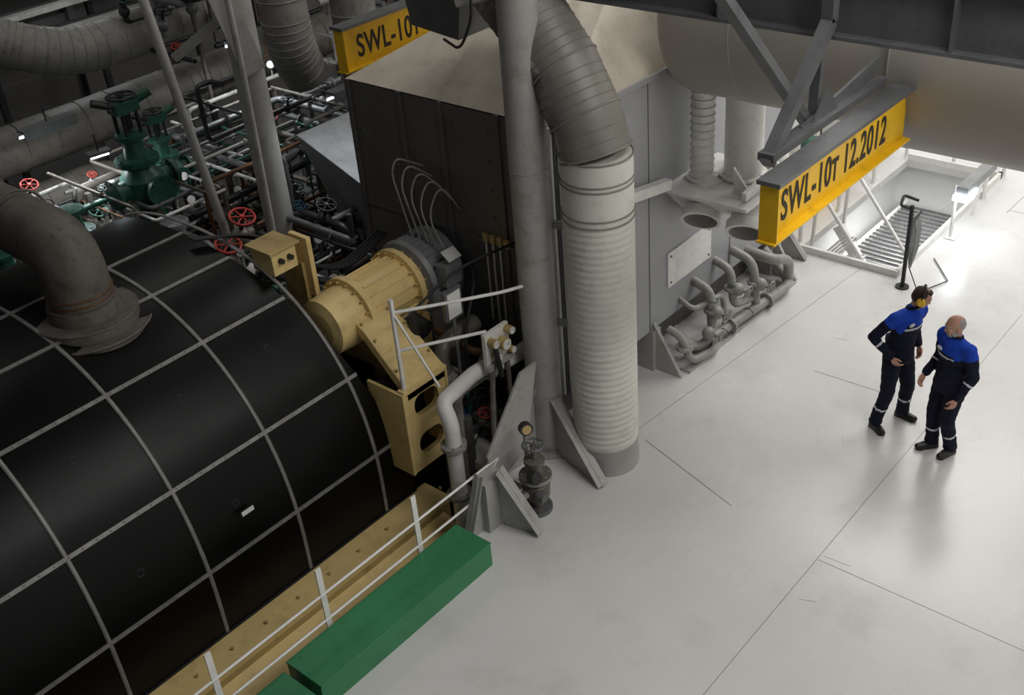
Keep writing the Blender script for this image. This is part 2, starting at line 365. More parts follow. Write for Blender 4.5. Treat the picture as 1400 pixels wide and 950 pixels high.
def strip_ring(x,w=.04,off=.012):
    pts=[(Y0-a_,-.32)]+[prof(t) for t in TS];po=[(Y0-a_-off,-.32)]+[prof(t,off) for t in TS]
    va=[[b.bm.verts.new((x+dx,p[0],p[1])) for p in pp] for dx,pp in ((-w/2,pts),(-w/2,po),(w/2,po),(w/2,pts))]
    for k in range(3):
        for j in range(len(pts)-1):b.face([va[k][j],va[k][j+1],va[k+1][j+1],va[k+1][j]],M_strip,True)
for x in (5.99,4.88,3.79,2.70,1.61,.5):strip_ring(x)
def find(axis,val):
    lo,hi=0,math.pi/2
    for _ in range(40):
        mid=(lo+hi)/2;y,z=prof(mid);v=z if axis else y
        if v<val:lo=mid
        else:hi=mid
    return lo
ST=[find(1,.48),find(1,1.36),find(0,8.66),find(0,9.38),find(0,10.15)]
def nrmat(t):
    y,z=prof(t);y2,z2=prof(t+.01);tan=V((0,y2-y,z2-z)).normalized();return V((0,y,z)),V((0,-tan.z,tan.y))
for t in ST:
    p,nrm=nrmat(t);p=p+nrm*.004;x1=xend(p.z)
    b.bar(p+V((-.5,0,0)),p+V((x1,0,0)),.04,.018,M_strip,up=nrm)
    k=.2
    while k<x1-.1:
        b.sph(p+V((k,0,0))+nrm*.012,.008,M_strip,6,4);k+=.14
for x,t in ((4.35,ST[2]-.16),(5.4,ST[2]-.16),(3.2,ST[2]-.16),(4.3,ST[1]-.18),(3.2,ST[1]-.2)):
    p,nrm=nrmat(t);b.torus((x,p.y,p.z),nrm,.035,.006,M_dark,12,5)
b.bar((4.28,7.69,.86),(4.42,7.69,.86),.045,.012,M_white,up=(0,-1,.1))
b.done()
b=B('turbine_base_frame')
b.box((-.5,7.30,-.40),(6.6,7.68,-.30),M_cream)
b.hexa([(-.5,6.85,-.72),(6.5,6.85,-.72),(6.5,7.34,-.55),(-.5,7.34,-.55),(-.5,6.85,-.66),(6.5,6.85,-.66),(6.5,7.34,-.46),(-.5,7.34,-.46)],M_cream)
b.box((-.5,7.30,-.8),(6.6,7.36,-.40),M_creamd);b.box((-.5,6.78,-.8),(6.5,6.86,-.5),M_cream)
for i in range(17):b.cyl((-.1+i*.42,7.45,-.30),(-.1+i*.42,7.45,-.275),.018,M_creamd,seg=6)
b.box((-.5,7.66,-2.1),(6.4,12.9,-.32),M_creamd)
b.bar((-.5,7.66,-.295),(6.45,7.66,-.295),.03,.02,M_dark)
b.done(.006)
b=B('bearing_bracket')
def sl(cx,cz,w,h,n=5):
    o=[];r=min(w,h)*.42
    for sx,sz,a0 in ((1,1,0),(-1,1,90),(-1,-1,180),(1,-1,270)):
        for k in range(n):
            a=math.radians(a0+90*k/(n-1));o.append((cx+sx*(w/2-r)+r*math.cos(a),cz+sz*(h/2-r)+r*math.sin(a)))
    return o
def plate(x0,x1,zz,cx,cz,w,h,y,th):
    inner=sl(cx,cz,w,h);n=len(inner)
    def outer(p):
        dx,dz=p[0]-cx,p[1]-cz;k=1e9
        if dx>1e-6:k=min(k,(x1-cx)/dx)
        if dx<-1e-6:k=min(k,(x0-cx)/dx)
        if dz>1e-6:k=min(k,(zz[1]-cz)/dz)
        if dz<-1e-6:k=min(k,(zz[0]-cz)/dz)
        return (cx+dx*k,cz+dz*k)
    out=[outer(p) for p in inner]
    for yy in (y,y+th):
        A=[b.bm.verts.new((p[0],yy,p[1])) for p in inner];O=[b.bm.verts.new((p[0],yy,p[1])) for p in out]
        for j in range(n):
            b.face([A[j],A[(j+1)%n],O[(j+1)%n],O[j]],M_cream)
            p,q=out[j],out[(j+1)%n]
            if abs(p[0]-q[0])>1e-4 and abs(p[1]-q[1])>1e-4:
                c=(p[0] if abs(p[0]-x0)<1e-4 or abs(p[0]-x1)<1e-4 else q[0], p[1] if abs(p[1]-zz[0])<1e-4 or abs(p[1]-zz[1])<1e-4 else q[1])
                b.face([O[j],O[(j+1)%n],b.bm.verts.new((c[0],yy,c[1]))],M_cream)
    for j in range(n):
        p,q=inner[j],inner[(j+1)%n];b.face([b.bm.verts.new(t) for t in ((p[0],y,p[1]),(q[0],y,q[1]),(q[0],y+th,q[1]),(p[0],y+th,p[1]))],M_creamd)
plate(6.22,6.85,(.75,1.25),6.54,1.0,.36,.26,7.38,.06)
plate(6.22,6.85,(.20,.75),6.54,.50,.36,.26,7.38,.06)
b.box((6.22,7.36,1.22),(6.87,7.46,1.28),M_cream);b.box((6.20,7.36,.2),(6.24,7.9,1.25),M_cream);b.box((6.84,7.36,.2),(6.87,7.9,1.25),M_cream)
b.box((6.24,7.75,.2),(6.84,7.8,1.25),M_dark)
sh=[(7.38,1.25,6.28,6.86),(7.72,1.55,6.30,6.84),(7.97,1.76,6.32,6.80),(8.12,1.80,6.34,6.78)]
for i in range(len(sh)-1):
    (y0,z0,a0,c0),(y1,z1,a1,c1)=sh[i],sh[i+1]
    b.hexa([(a0,y0,z0-.12),(c0,y0,z0-.12),(c1,y1,z1-.12),(a1,y1,z1-.12),(a0,y0,z0+.02),(c0,y0,z0+.02),(c1,y1,z1+.02),(a1,y1,z1+.02)],M_cream)
for i in range(3):
    (y0,z0,a0,c0),(y1,z1,a1,c1)=sh[i],sh[i+1]
    for xx in (a0+.05,c0-.05):b.cyl((xx,(y0+y1)/2,(z0+z1)/2+.01),(xx,(y0+y1)/2-.02,(z0+z1)/2+.045),.018,M_creamd,seg=6)
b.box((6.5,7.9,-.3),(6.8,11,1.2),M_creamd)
b.done(.008)
b=B('junction_box')
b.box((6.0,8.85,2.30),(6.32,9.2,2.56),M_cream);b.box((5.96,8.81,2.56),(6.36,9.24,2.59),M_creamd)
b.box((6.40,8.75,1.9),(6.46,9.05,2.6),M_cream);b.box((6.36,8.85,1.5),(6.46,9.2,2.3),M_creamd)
b.cyl((6.1,8.85,2.45),(6.1,8.80,2.45),.03,M_dark);b.cyl((6.22,8.85,2.45),(6.22,8.80,2.45),.03,M_dark)
b.done(.006)
b=B('turning_gear_motor')
yc,zc=8.42,1.74
b.hard((6.12,yc,zc),(1,0,0),[(0,.20),(.03,.32),(.30,.34),(.40,.34),(.40,.41),(.48,.41),(.48,.34),(1.13,.35),(1.13,.42),(1.20,.42),(1.20,.35),(1.28,.35)],M_cream,44)
for k in range(18):
    a=2*math.pi*k/18;c,s_=math.cos(a),math.sin(a)
    b.bar((6.6,yc+.345*c,zc+.345*s_),(7.24,yc+.355*c,zc+.355*s_),.014,.03,M_cream,up=(0,c,s_))
    b.cyl((7.2,yc+.395*c,zc+.395*s_),(7.36,yc+.395*c,zc+.395*s_),.015,M_creamd,seg=6)
    b.cyl((6.48,yc+.375*c,zc+.375*s_),(6.63,yc+.375*c,zc+.375*s_),.014,M_creamd,seg=6)
b.hard((7.38,yc,zc),(1,0,0),[(0,.36),(.02,.44),(.08,.46),(.09,.41),(.42,.42),(.43,.46),(.50,.46),(.52,.40),(.58,.34)],M_motor,44)
for k in range(30):
    a=2*math.pi*k/30;c,s_=math.cos(a),math.sin(a);b.bar((7.48,yc+.425*c,zc+.425*s_),(7.80,yc+.425*c,zc+.425*s_),.01,.04,M_motor,up=(0,c,s_))
b.box((7.5,7.86,1.75),(7.75,8.02,2.0),M_motor);b.bar((7.55,7.9,2.1),(7.75,7.9,2.1),.15,.01,M_white,up=(0,-.6,.8))
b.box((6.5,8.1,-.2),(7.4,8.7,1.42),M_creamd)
b.box((7.4,8.05,-2.1),(7.9,8.75,1.38),M_greyd)
b.done(.004)
b=B('steam_inlet_pipe')
cx,cy=4.28,9.6
b.hard((cx,cy,2.15),(0,0,1),[(0,.60),(.24,.60),(.25,.50),(.36,.49),(.37,.36),(.50,.34)],M_lag,56)
b.torus((cx,cy,2.38),(0,0,1),.60,.018,M_lag,48,6);b.torus((cx,cy,2.50),(0,0,1),.49,.012,M_lag,48,6)
b.tube([(cx,cy,2.5),(cx,cy,3.22),(cx,14.5,3.3)],.31,M_lag,fil=.6,seg=32,n=10)
for z in (2.70,2.76):b.torus((cx,cy,z),(0,0,1),.313,.01,M_copper,32,6)
for y in (10.4,11.2,12,12.8):b.torus((cx,y,3.27),(0,1,0),.315,.014,M_lag,32,6)
b.done()
# ------------------------------------------------------------------ enclosure
EX0,EX1,EY0,EY1,EZ0,EZ1=8.0,12.6,6.6,9.6,.55,3.7
b=B('gas_duct_enclosure')
b.box((EX0,EY0,EZ0),(EX1,EY1,EZ1),M_grey)
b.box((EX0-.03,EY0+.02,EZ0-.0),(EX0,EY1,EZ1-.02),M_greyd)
base=[(EX0-.03,EY0-.03,EZ1),(EX1,EY0-.03,EZ1),(EX1,EY1,EZ1),(EX0-.03,EY1,EZ1)]
top=[(9.9,7.25,4.6),(12.3,7.25,4.6),(12.3,8.2,4.6),(9.9,8.2,4.6)]
b.hexa([V(p) for p in base]+[V(p) for p in top],M_beige)
b.box((10.1,7.35,4.6),(12.2,8.1,6.5),M_tank)
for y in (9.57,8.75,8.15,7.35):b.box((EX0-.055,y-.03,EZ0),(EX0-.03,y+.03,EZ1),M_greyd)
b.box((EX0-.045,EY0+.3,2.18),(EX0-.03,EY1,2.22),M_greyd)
for y in (6.66,6.84):b.box((EX0-.07,y-.025,EZ0),(EX0-.03,y+.025,EZ1),M_white)
for y in (9.4,8.9,8.0,7.5):
    for k in range(9):b.cyl((EX0-.03,y,.9+k*.32),(EX0-.045,y,.9+k*.32),.018,M_steel,seg=6)
b.box((EX0-.03,EY0-.04,EZ1-.03),(EX1,EY0,EZ1+.03),M_grey)
for x in (9.55,11.35):b.box((x,EY0-.006,EZ0),(x+.015,EY0,EZ1),M_greyd)
b.box((9.92,EY0-.02,.98),(10.88,EY0,1.45),M_white)
for x in (9.98,10.82):
    for z in (1.04,1.39):b.cyl((x,EY0-.02,z),(x,EY0-.03,z),.015,M_steel,seg=6)
b.bar((8.6,6.52,2.62),(9.8,6.5,2.42),.1,.12,M_white)
for x in (8.5,9.6,12.45):
    b.prism([(x,EY0-.02,EZ0+.1),(x,EY0-.02,.0),(x,EY0-.42,.0)],(.05,0,0),M_col)
    b.box((x-.05,EY0-.05,0),(x+.12,EY0+.3,EZ0),M_col)
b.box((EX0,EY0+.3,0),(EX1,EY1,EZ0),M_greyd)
b.done(.006)
b=B('twin_exhaust_hopper')
b.hexa([V(p) for p in ((10.35,6.59,1.80),(10.35,5.95,1.92),(10.75,5.95,1.92),(10.75,6.59,1.80),(9.85,6.6,2.30),(9.85,5.55,2.30),(10.95,5.55,2.30),(10.95,6.6,2.30))],M_white)
b.box((9.80,5.50,2.30),(11.0,6.6,2.34),M_white)
for y in (6.33,5.74):
    o=V((10.36,y,2.30));d=V((-.68,-.26,-.62)).normalized()
    b.lathe(o,d,[(.05,.215),(.25,.20),(.40,.195)],M_white,32,caps=False)
    b.lathe(o,d,[(.40,.195),(.41,.235),(.53,.235)],M_white,32,caps=False)
    b.lathe(o,d,[(.53,.235),(.53,.195)],M_white,32,caps=False);b.lathe(o,d,[(.53,.195),(.20,.18)],M_col,32,caps=False)
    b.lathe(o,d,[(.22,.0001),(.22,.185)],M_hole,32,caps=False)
for x0,y0,r,rib in ((10.58,6.0,.22,0),(10.28,6.36,.13,1)):
    b.cyl((x0,y0,2.34),(x0,y0,3.9),r,M_white,seg=28)
    if rib:
        for k in range(16):b.torus((x0,y0,2.4+k*.09),(0,0,1),r,.015,M_white,24,5)
    b.flange((x0,y0,2.37),(0,0,1),r+.06,.03,M_white)
b.prism([(10.1,5.6,2.34),(10.1,5.85,2.34),(10.1,5.85,2.65)],(.03,0,0),M_white)
b.prism([(10.9,5.6,2.34),(10.9,6.3,2.34),(10.9,6.3,2.75)],(.03,0,0),M_white)
b.bar((9.95,5.62,2.40),(10.6,5.62,2.46),.06,.1,M_white)
b.done(.004)
b=B('drain_pipe_manifold')
b.tube([(10.05,6.6,.35),(10.05,6.3,.12),(12.1,6.12,.12),(12.3,6.25,.12),(12.3,6.62,.45)],.065,M_pipe,fil=.18)
b.tube([(9.8,6.5,.5),(9.8,6.32,.45),(9.85,6.2,.1),(10.3,6.1,.1),(10.5,6.35,.1)],.05,M_pipe,fil=.12)
b.tube([(10.5,6.62,.82),(10.5,6.35,.74),(10.5,6.3,.15)],.06,M_pipe,fil=.12)
b.tube([(11.0,6.62,.88),(11.0,6.36,.8),(11.0,6.3,.3),(11.4,6.25,.25)],.055,M_pipe,fil=.12)
b.tube([(11.4,6.62,.85),(11.4,6.27,.76),(11.4,6.2,.15)],.06,M_pipe,fil=.15)
b.tube([(11.8,6.62,.66),(11.8,6.2,.62),(12.15,6.15,.5),(12.25,6.2,.1)],.07,M_pipe,fil=.2)
b.tube([(10.2,6.62,.7),(10.2,6.4,.6),(10.8,6.35,.55),(10.8,6.3,.2)],.035,M_pipe,fil=.1)
for p,ax in (((10.5,6.31,.48),(0,0,1)),((11.0,6.32,.55),(0,0,1)),((11.4,6.22,.48),(0,0,1)),((10.8,6.23,.12),(1,0,0)),((11.6,6.16,.12),(1,0,0)),((9.82,6.28,.3),(0,0,1))):
    b.flange(p,ax,.11,.035,M_pipe,6)
for p in ((10.5,6.1,.46),(11.0,6.1,.55),(11.4,6.0,.46),(10.25,6.05,.3)):
    b.sph(V(p)+V((0,.15,0)),.09,M_pipe,12,8);b.cyl(V(p)+V((0,.15,0)),p,.02,M_pipe,seg=8);b.wheel(p,(0,1,0.2),.09,M_pipe)
for x in (10.6,11.2,11.9):b.torus((x,6.2,.12),(1,.1,0),.068,.006,M_vgreen,14,5)
for x in (10.5,11.0,11.4):b.torus((x,6.3,.62),(0,0,1),.064,.006,M_vgreen,14,5)
b.box((9.75,6.15,0),(12.4,6.4,.03),M_col)
b.done()
# ------------------------------------------------------------------ ventilation duct
b=B('ventilation_duct')
dx,dy=7.86,6.02
b.lathe((dx,dy,0),(0,0,1),[(0,.36),(.02,.36),(.3,.345),(.31,.352),(.33,.345)],M_col,48)
P=[(.33,.345)]
z=.33
while z<2.9:
    P+=[(z+.012,.343),(z+.03,.353),(z+.055,.353),(z+.073,.343)];z+=.075
b.lathe((dx,dy,0),(0,0,1),P,M_duct,48)
b.lathe((dx,dy,0),(0,0,1),[(z,.35),(3.62,.352)],M_duct,48)
for z in (2.98,3.05,3.35,3.40,3.62):b.torus((dx,dy,z),(0,0,1),.352,.01,M_ductg,40,6)
segs=[(dx,dy,3.62),(dx+.01,dy+.12,3.95),(dx+.05,dy+.38,4.35),(dx+.08,dy+.75,4.75),(dx+.1,dy+1.3,5.25),(dx+.1,dy+2.5,6.2)]
b.tube(segs,.35,M_ductg,fil=.001,seg=48,n=1)
for i in range(len(segs)-1):
    p,q=V(segs[i]),V(segs[i+1]);b.torus(p,q-p,.352,.013,M_ductg,40,6)
    n=int((q-p).length/.09)
    for k in range(1,n):b.torus(p.lerp(q,k/n),q-p,.351,.005,M_ductg,36,4)
b.done()
def gus(b,c,dirv,r0,L,h,th,m,foot=.12):
    c=V(c);d=V(dirv).normalized();n=d.cross(V((0,0,1)))*th/2
    b.prism([c+d*r0-n,c+d*(r0+L)-n,c+d*(r0+L)+V((0,0,.05))-n,c+d*(r0+.04)+V((0,0,h))-n,c+d*r0+V((0,0,h))-n],n*2,m)
    w=d.cross(V((0,0,1)))
    b.bar(c+d*(r0+.02)+V((0,0,h)),c+d*(r0+L)+V((0,0,.03)),foot,.015,m,up=w.cross(d))
b=B('support_column')
cx,cy=7.64,6.68
b.cyl((cx,cy,0),(cx,cy,9.9),.19,M_col,seg=40)
b.hard((cx,cy,0),(0,0,1),[(0,.26),(.05,.26),(.06,.2)],M_col,40)
gus(b,(cx,cy,0),(-.25,-1,0),.17,.8,.75,.03,M_col,.14)
gus(b,(cx,cy,0),(-1,.1,0),.17,.6,.9,.03,M_col,.14)
for z in (1.9,3.4):b.torus((cx,cy,z),(0,0,1),.192,.006,M_col,32,5)
b.bar((cx+.15,cy-.1,2.75),(7.9,6.36,2.75),.04,.08,M_col);b.bar((cx+.15,cy-.1,1.6),(7.9,6.36,1.6),.04,.08,M_col)
b.done()
b=B('support_column')
b.cyl((8.4,12,-2.1),(8.4,12,9.9),.2,M_col,seg=32)
b.bar((8.4,12.0,4.1),(8.0,13.0,3.4),.08,.12,M_col);b.bar((8.35,11.8,3.3),(8.1,11.9,4.4),.05,.3,M_col)
b.done()
b=B('support_column');b.cyl((13.05,6.9,0),(13.05,6.9,9.9),.17,M_white,seg=28);b.lathe((13.05,6.9,0),(0,0,1),[(0,.25),(.04,.25)],M_col)
gus(b,(13.05,6.9,0),(0,-1,0),.15,.4,.5,.03,M_col,.1);b.done()
b=B('pipe_support_pedestal')
b.box((6.15,6.25,0),(6.45,6.44,.62),M_col)
gus(b,(6.33,6.3,0),(.25,-1,0),.05,.45,.72,.03,M_col,.16)
gus(b,(6.3,6.35,0),(-1,.0,0),.1,.28,.7,.03,M_col,.12)
b.prism([(6.45,6.42,.3),(7.0,6.42,.5),(7.25,6.42,1.45),(7.0,6.42,1.45),(6.4,6.42,.75)],(0,.03,0),M_col)
b.done(.004)
b=B('strainer_valve')
c=V((6.74,6.10,0))
b.flange(c+V((0,0,.03)),(0,0,1),.16,.05,M_steel)
b.hard(c,(0,0,1),[(.05,.07),(.14,.08),(.2,.14),(.36,.15),(.4,.12),(.42,.17),(.47,.17),(.48,.09),(.58,.07),(.62,.11),(.66,.11),(.67,.03),(.85,.03)],M_piped,24)
b.flange(c+V((0,0,.445)),(0,0,1),.175,.04,M_pipe)
b.wheel(c+V((0,0,.84)),(0,0,1),.11,M_steel)
b.tube([c+V((0,0,.28)),c+V((-.32,.05,.28)),c+V((-.36,.1,.02))],.05,M_pipe);b.tube([c+V((0,0,.28)),c+V((.2,.2,.28)),c+V((.4,.35,.1)),c+V((.4,.35,.0))],.05,M_piped)
b.cyl(c+V((-.15,-.08,.55)),c+V((-.15,-.16,.58)),.07,M_rubber);b.cyl(c+V((-.1,-.1,.3)),c+V((-.1,-.2,.3)),.05,M_steel)
b.cyl(c+V((0,.1,.62)),c+V((0,.1,1.0)),.02,M_pipe,seg=8);b.cyl(c+V((0,.1,1.02)),c+V((-.03,.04,1.03)),.07,M_dark);b.cyl(c+V((-.03,.04,1.03)),c+V((-.033,.035,1.031)),.05,M_creamd)
b.done()
b=B('gauge_panel')
b.box((7.05,6.93,1.30),(7.42,6.98,1.68),M_white);b.box((7.02,6.88,1.26),(7.42,6.95,1.32),M_col)
for x,z,r in ((7.12,1.58,.05),(7.28,1.5,.07),(7.38,1.62,.045),(7.16,1.4,.04),(7.38,1.38,.04)):
    b.cyl((x,6.93,z),(x,6.84,z),r,M_creamd);b.cyl((x,6.84,z),(x,6.83,z),r*.85,M_white);b.bar((x,6.828,z),(x+r*.5,6.828,z+r*.4),.006,.004,M_ink)
b.tube([(7.15,6.95,1.3),(7.15,7.0,.8),(7.0,6.9,.3),(7.0,6.9,-.5)],.03,M_pipe);b.tube([(7.38,6.95,1.3),(7.38,6.95,.0)],.03,M_piped)
b.cyl((7.12,6.8,1.2),(7.12,6.88,1.6),.03,M_dark)
b.box((6.95,7.35,1.75),(7.2,7.4,2.1),M_steel);b.box((6.98,7.34,1.78),(7.17,7.35,2.07),M_white);b.cyl((7.08,7.38,.9),(7.08,7.38,1.75),.02,M_steel)
b.done(.004)
b=B('cooling_water_pipe')
b.tube([(7.9,7.05,1.1),(7.45,7.05,1.1),(7.1,7.1,1.2),(6.4,7.0,1.2),(6.4,6.9,1.0),(6.4,6.9,-1.5)],.085,M_white,fil=.2,seg=18)
for p,ax in (((7.2,7.07,1.17),(1,-.1,-.2)),((6.4,6.9,.7),(0,0,1)),((6.4,6.9,.05),(0,0,1))):b.flange(p,ax,.14,.045,M_pipe)
b.tube([(7.6,7.3,.9),(6.9,7.3,.9),(6.9,7.3,-.8)],.06,M_pipe,seg=14)
b.tube([(7.6,7.6,1.35),(7.0,7.6,1.35),(7.0,7.5,.3)],.10,M_piped,seg=16)
b.tube([(7.3,7.9,1.3),(7.3,7.4,1.2),(7.7,7.2,1.0)],.05,M_copper)
b.flange((7.0,7.55,1.0),(0,0,1),.16,.05,M_pipe)
b.cyl((6.95,7.7,1.55),(6.95,7.9,1.6),.11,M_dark);b.cyl((6.85,7.75,1.45),(6.85,7.75,1.7),.06,M_dark)
b.done()
# ------------------------------------------------------------------ railings
def rail(name,posts,h,z0=0,pr=.022,flat=False,m=M_white):
    b=B(name)
    for p in posts:
        if flat:b.box((p[0]-.03,p[1]-.008,z0),(p[0]+.03,p[1]+.008,z0+h),m)
        else:b.cyl((p[0],p[1],z0),(p[0],p[1],z0+h),pr,m,seg=10)
        b.box((p[0]-.05,p[1]-.02,z0),(p[0]+.05,p[1]+.02,z0+.012),m)
    return b
b=rail('guard_rail',[(x,6.43) for x in (.55,1.75,2.95,4.15,5.35)],.96,flat=True)
for z in (.65,.35):b.cyl((-.5,6.43,z),(6.55 if z>.5 else 6.2,6.43,z),.014,M_white,seg=8)
b.cyl((6.55,6.43,.65),(6.2,6.43,.35),.014,M_white,seg=8)
b.done()
b=B('guard_rail')
b.cyl((6.28,7.41,1.28),(6.28,7.41,2.35),.025,M_white,seg=10)
b.tube([(6.28,7.41,2.2),(6.7,7.1,2.2),(7.2,6.75,2.2),(7.46,6.72,2.15)],.018,M_white,fil=.1,seg=8)
b.tube([(6.28,7.41,1.75),(6.6,7.15,1.78),(7.0,6.85,1.8)],.018,M_white,fil=.1,seg=8)
b.cyl((6.28,7.41,2.2),(6.4,7.0,1.4),.014,M_white,seg=8)
b.done()
def gbox(x0,x1,y0,y1,h):
    b=B('green_cable_cover')
    b.box((x0,y0,0),(x1,y1,h-.02),M_green);b.box((x0-.0,y0-.012,h-.02),(x1,y1+.012,h),M_green)
    for k in range(int((x1-x0)/.5)+1):
        b.cyl((x0+.12+k*.5,y1-.05,h),(x0+.12+k*.5,y1-.05,h+.006),.012,M_green,seg=6)
    b.done(.006)
gbox(3.6,5.82,5.93,6.38,.30);gbox(.5,3.54,5.90,6.34,.26)
b=B('beam_hanger_frame')
Yh=3.95
b.bar((7.32,Yh,4.16),(8.22,Yh,5.03),.10,.10,M_steel,up=(0,1,0));b.bar((6.6,Yh+.1,5.75),(8.15,Yh+.1,4.2),.07,.10,M_steel,up=(0,1,0))
b.bar((8.22,Yh,5.03),(8.22,Yh,9.9),.10,.10,M_steel,up=(0,1,0));b.bar((6.6,Yh+.1,5.75),(6.6,Yh+.1,9.9),.10,.10,M_steel,up=(0,1,0))
b.bar((7.3,Yh,4.22),(9.3,Yh,4.22),.14,.06,M_steel);b.bar((7.9,Yh+.02,4.2),(9.3,Yh+.02,4.38),.03,.12,M_steel)
b.bar((8.15,Yh+.05,4.2),(8.2,Yh+.05,4.95),.05,.08,M_steel,up=(0,1,0))
b.prism([(8.0,Yh-.02,4.2),(8.5,Yh-.02,4.2),(8.25,Yh-.02,4.5)],(0,.02,0),M_steel)
b.done()
b=B('overhead_girder')
b.box((8.40,-6,4.88),(8.44,8.3,5.35),M_steel);b.box((8.29,-6,4.86),(8.6,8.3,4.89),M_steel);b.box((8.29,-6,5.35),(8.6,8.3,5.38),M_steel)
for y in range(-5,8,2):b.box((8.30,y,4.89),(8.42,y+.02,5.35),M_steel)
b.done()
b=B('exhaust_trunk')
b.lathe((10.42,6.5,4.32),(0,-1,0),[(0,.7),(.02,.86),(.1,.93),(.2,.95),(2.55,.95)],M_tank,64)
for k in (.9,1.8):b.torus((10.42,6.5-k,4.32),(0,1,0),.95,.006,M_tank,64,4)
b.hard((10.46,3.93,4.30),(0,-1,0),[(0,.96),(.0,1.08),(6,1.08)],M_tank,64)
b.torus((10.46,3.93,4.30),(0,1,0),1.07,.015,M_tank,64,6)
b.done()
b=B('overhead_duct_box')
b.hexa([V(p) for p in ((8.0,7.8,4.38),(8.9,7.8,4.38),(8.9,8.45,4.45),(8.0,8.45,4.45),(8.0,7.6,5.6),(9.2,7.6,5.6),(9.2,8.7,5.6),(8.0,8.7,5.6))],M_steel)
b.done(.005)
b=B('overhead_cable_run')
b.tube([(7.3,7.4,5.2),(7.9,6.7,4.95),(8.1,6.0,5.15)],.03,M_rubber)
b.tube([(7.35,7.0,5.4),(7.4,7.0,4.9),(7.5,7.3,4.5),(7.8,7.8,4.45)],.014,M_rubber,fil=.2)
b.tube([(7.4,7.2,5.0),(8.1,6.2,5.2),(8.2,5.4,5.5)],.06,M_pipe)
b.done()
# ------------------------------------------------------------------ stair opening
b=B('access_stair')
for x in (13.45,14.35): b.bar((x,6.5,-.05),(x,5.0,-2.0),.05,.18,M_white)
for k in range(8):
    y=6.4-k*.18;z=-.15-k*.24
    for j in range(4):b.box((13.48,y-.22+j*.055,z-.02),(14.32,y-.195+j*.055,z),M_pipe)
for k in range(18):b.box((14.6+k*.13,5.2,-.75),(14.64+k*.13,6.55,-.72),M_steel)
b.box((14.55,5.2,-.85),(17.0,5.25,-.7),M_white);b.box((14.55,6.5,-.85),(17.0,6.55,-.7),M_white)
for x in (14.6,16.9):
    for y in (5.22,6.52):b.box((x,y,-2.1),(x+.06,y+.04,-.8),M_white)
b.box((13.28,5.1,0),(17.05,5.15,.10),M_white);b.box((13.25,5.1,0),(13.3,6.6,.10),M_white);b.box((17.0,5.1,0),(17.05,6.6,.10),M_white)
b.tube([(13.4,6.45,0),(13.4,6.4,.95),(13.4,5.1,-.7)],.028,M_white,fil=.1,seg=8);b.tube([(14.4,6.45,-.1),(14.4,6.4,.95),(14.4,5.1,-.7)],.028,M_white,fil=.1,seg=8)
b.done()
b=rail('guard_rail',[(x,6.68) for x in (13.5,14.7,15.9,17.12)]+[(17.12,5.9),(17.12,5.1),(16.2,5.06)],.98,pr=.033)
for z in (.95,.5):b.tube([(13.5,6.68,z),(17.12,6.68,z),(17.12,5.1,z),(16.0,5.06,z)],.030,M_white,fil=.08,seg=8)
b.done()
b=B('hose_post')
b.cyl((13.06,4.94,0),(13.06,4.94,1.2),.028,M_rubber,seg=10);b.cyl((13.06,4.94,0),(13.06,4.94,.02),.09,M_rubber)
b.tube([(13.06,4.94,1.15),(12.95,5.05,1.22),(13.1,5.08,1.3),(13.16,4.9,1.24)],.02,M_rubber,seg=8)
for k in range(5):
    x=13.28+.035*k;b.tube([(x,4.98,.92),(x-.07,4.9,.8),(x-.05,4.92,.25+.04*k),(x+.06,4.98,.15+.04*k),(x+.1,5.04,.4),(x+.05,5.0,.92)],.013,M_motor,fil=.12,seg=8)
b.cyl((13.06,4.94,.92),(13.5,4.98,.92),.018,M_rubber,seg=8)
b.tube([(13.1,4.9,.3),(13.0,4.7,.02),(13.5,4.5,.02),(14.0,4.9,.02)],.008,M_rubber,seg=6)
b.done()
b=B('floodlight')
b.cyl((14.75,4.98,0),(14.75,4.98,.8),.025,M_white,seg=10);b.box((14.66,4.88,0),(14.84,5.04,.015),M_white)
b.box((14.6,4.78,.74),(15.7,4.94,.86),M_motor);b.box((14.56,4.76,.66),(14.95,4.96,.74),M_lampw)
b.bar((15.6,4.9,.74),(15.6,5.0,.0),.04,.04,M_white)
b.done()
b=B('yellow_pump_stand')
b.box((14.4,7.0,0),(15.1,7.4,.5),M_yellow);b.tube([(14.3,6.95,0),(14.3,6.95,1.0),(15.2,6.95,1.0),(15.2,6.95,0)],.04,M_yellow,fil=.1);b.lathe((14.75,7.2,.5),(0,0,1),[(0,.18),(.5,.18),(.55,.1)],M_vgreen)
b.done()
b=B('switch_cabinet')
b.box((15.6,7.0,0),(17.4,7.48,1.9),M_walll)
for x in (15.62,16.22,16.82):b.box((x,6.985,.08),(x+.55,7.0,1.82),M_grey);b.box((x+.45,6.97,.9),(x+.47,6.985,1.1),M_dark)
b.done(.005)
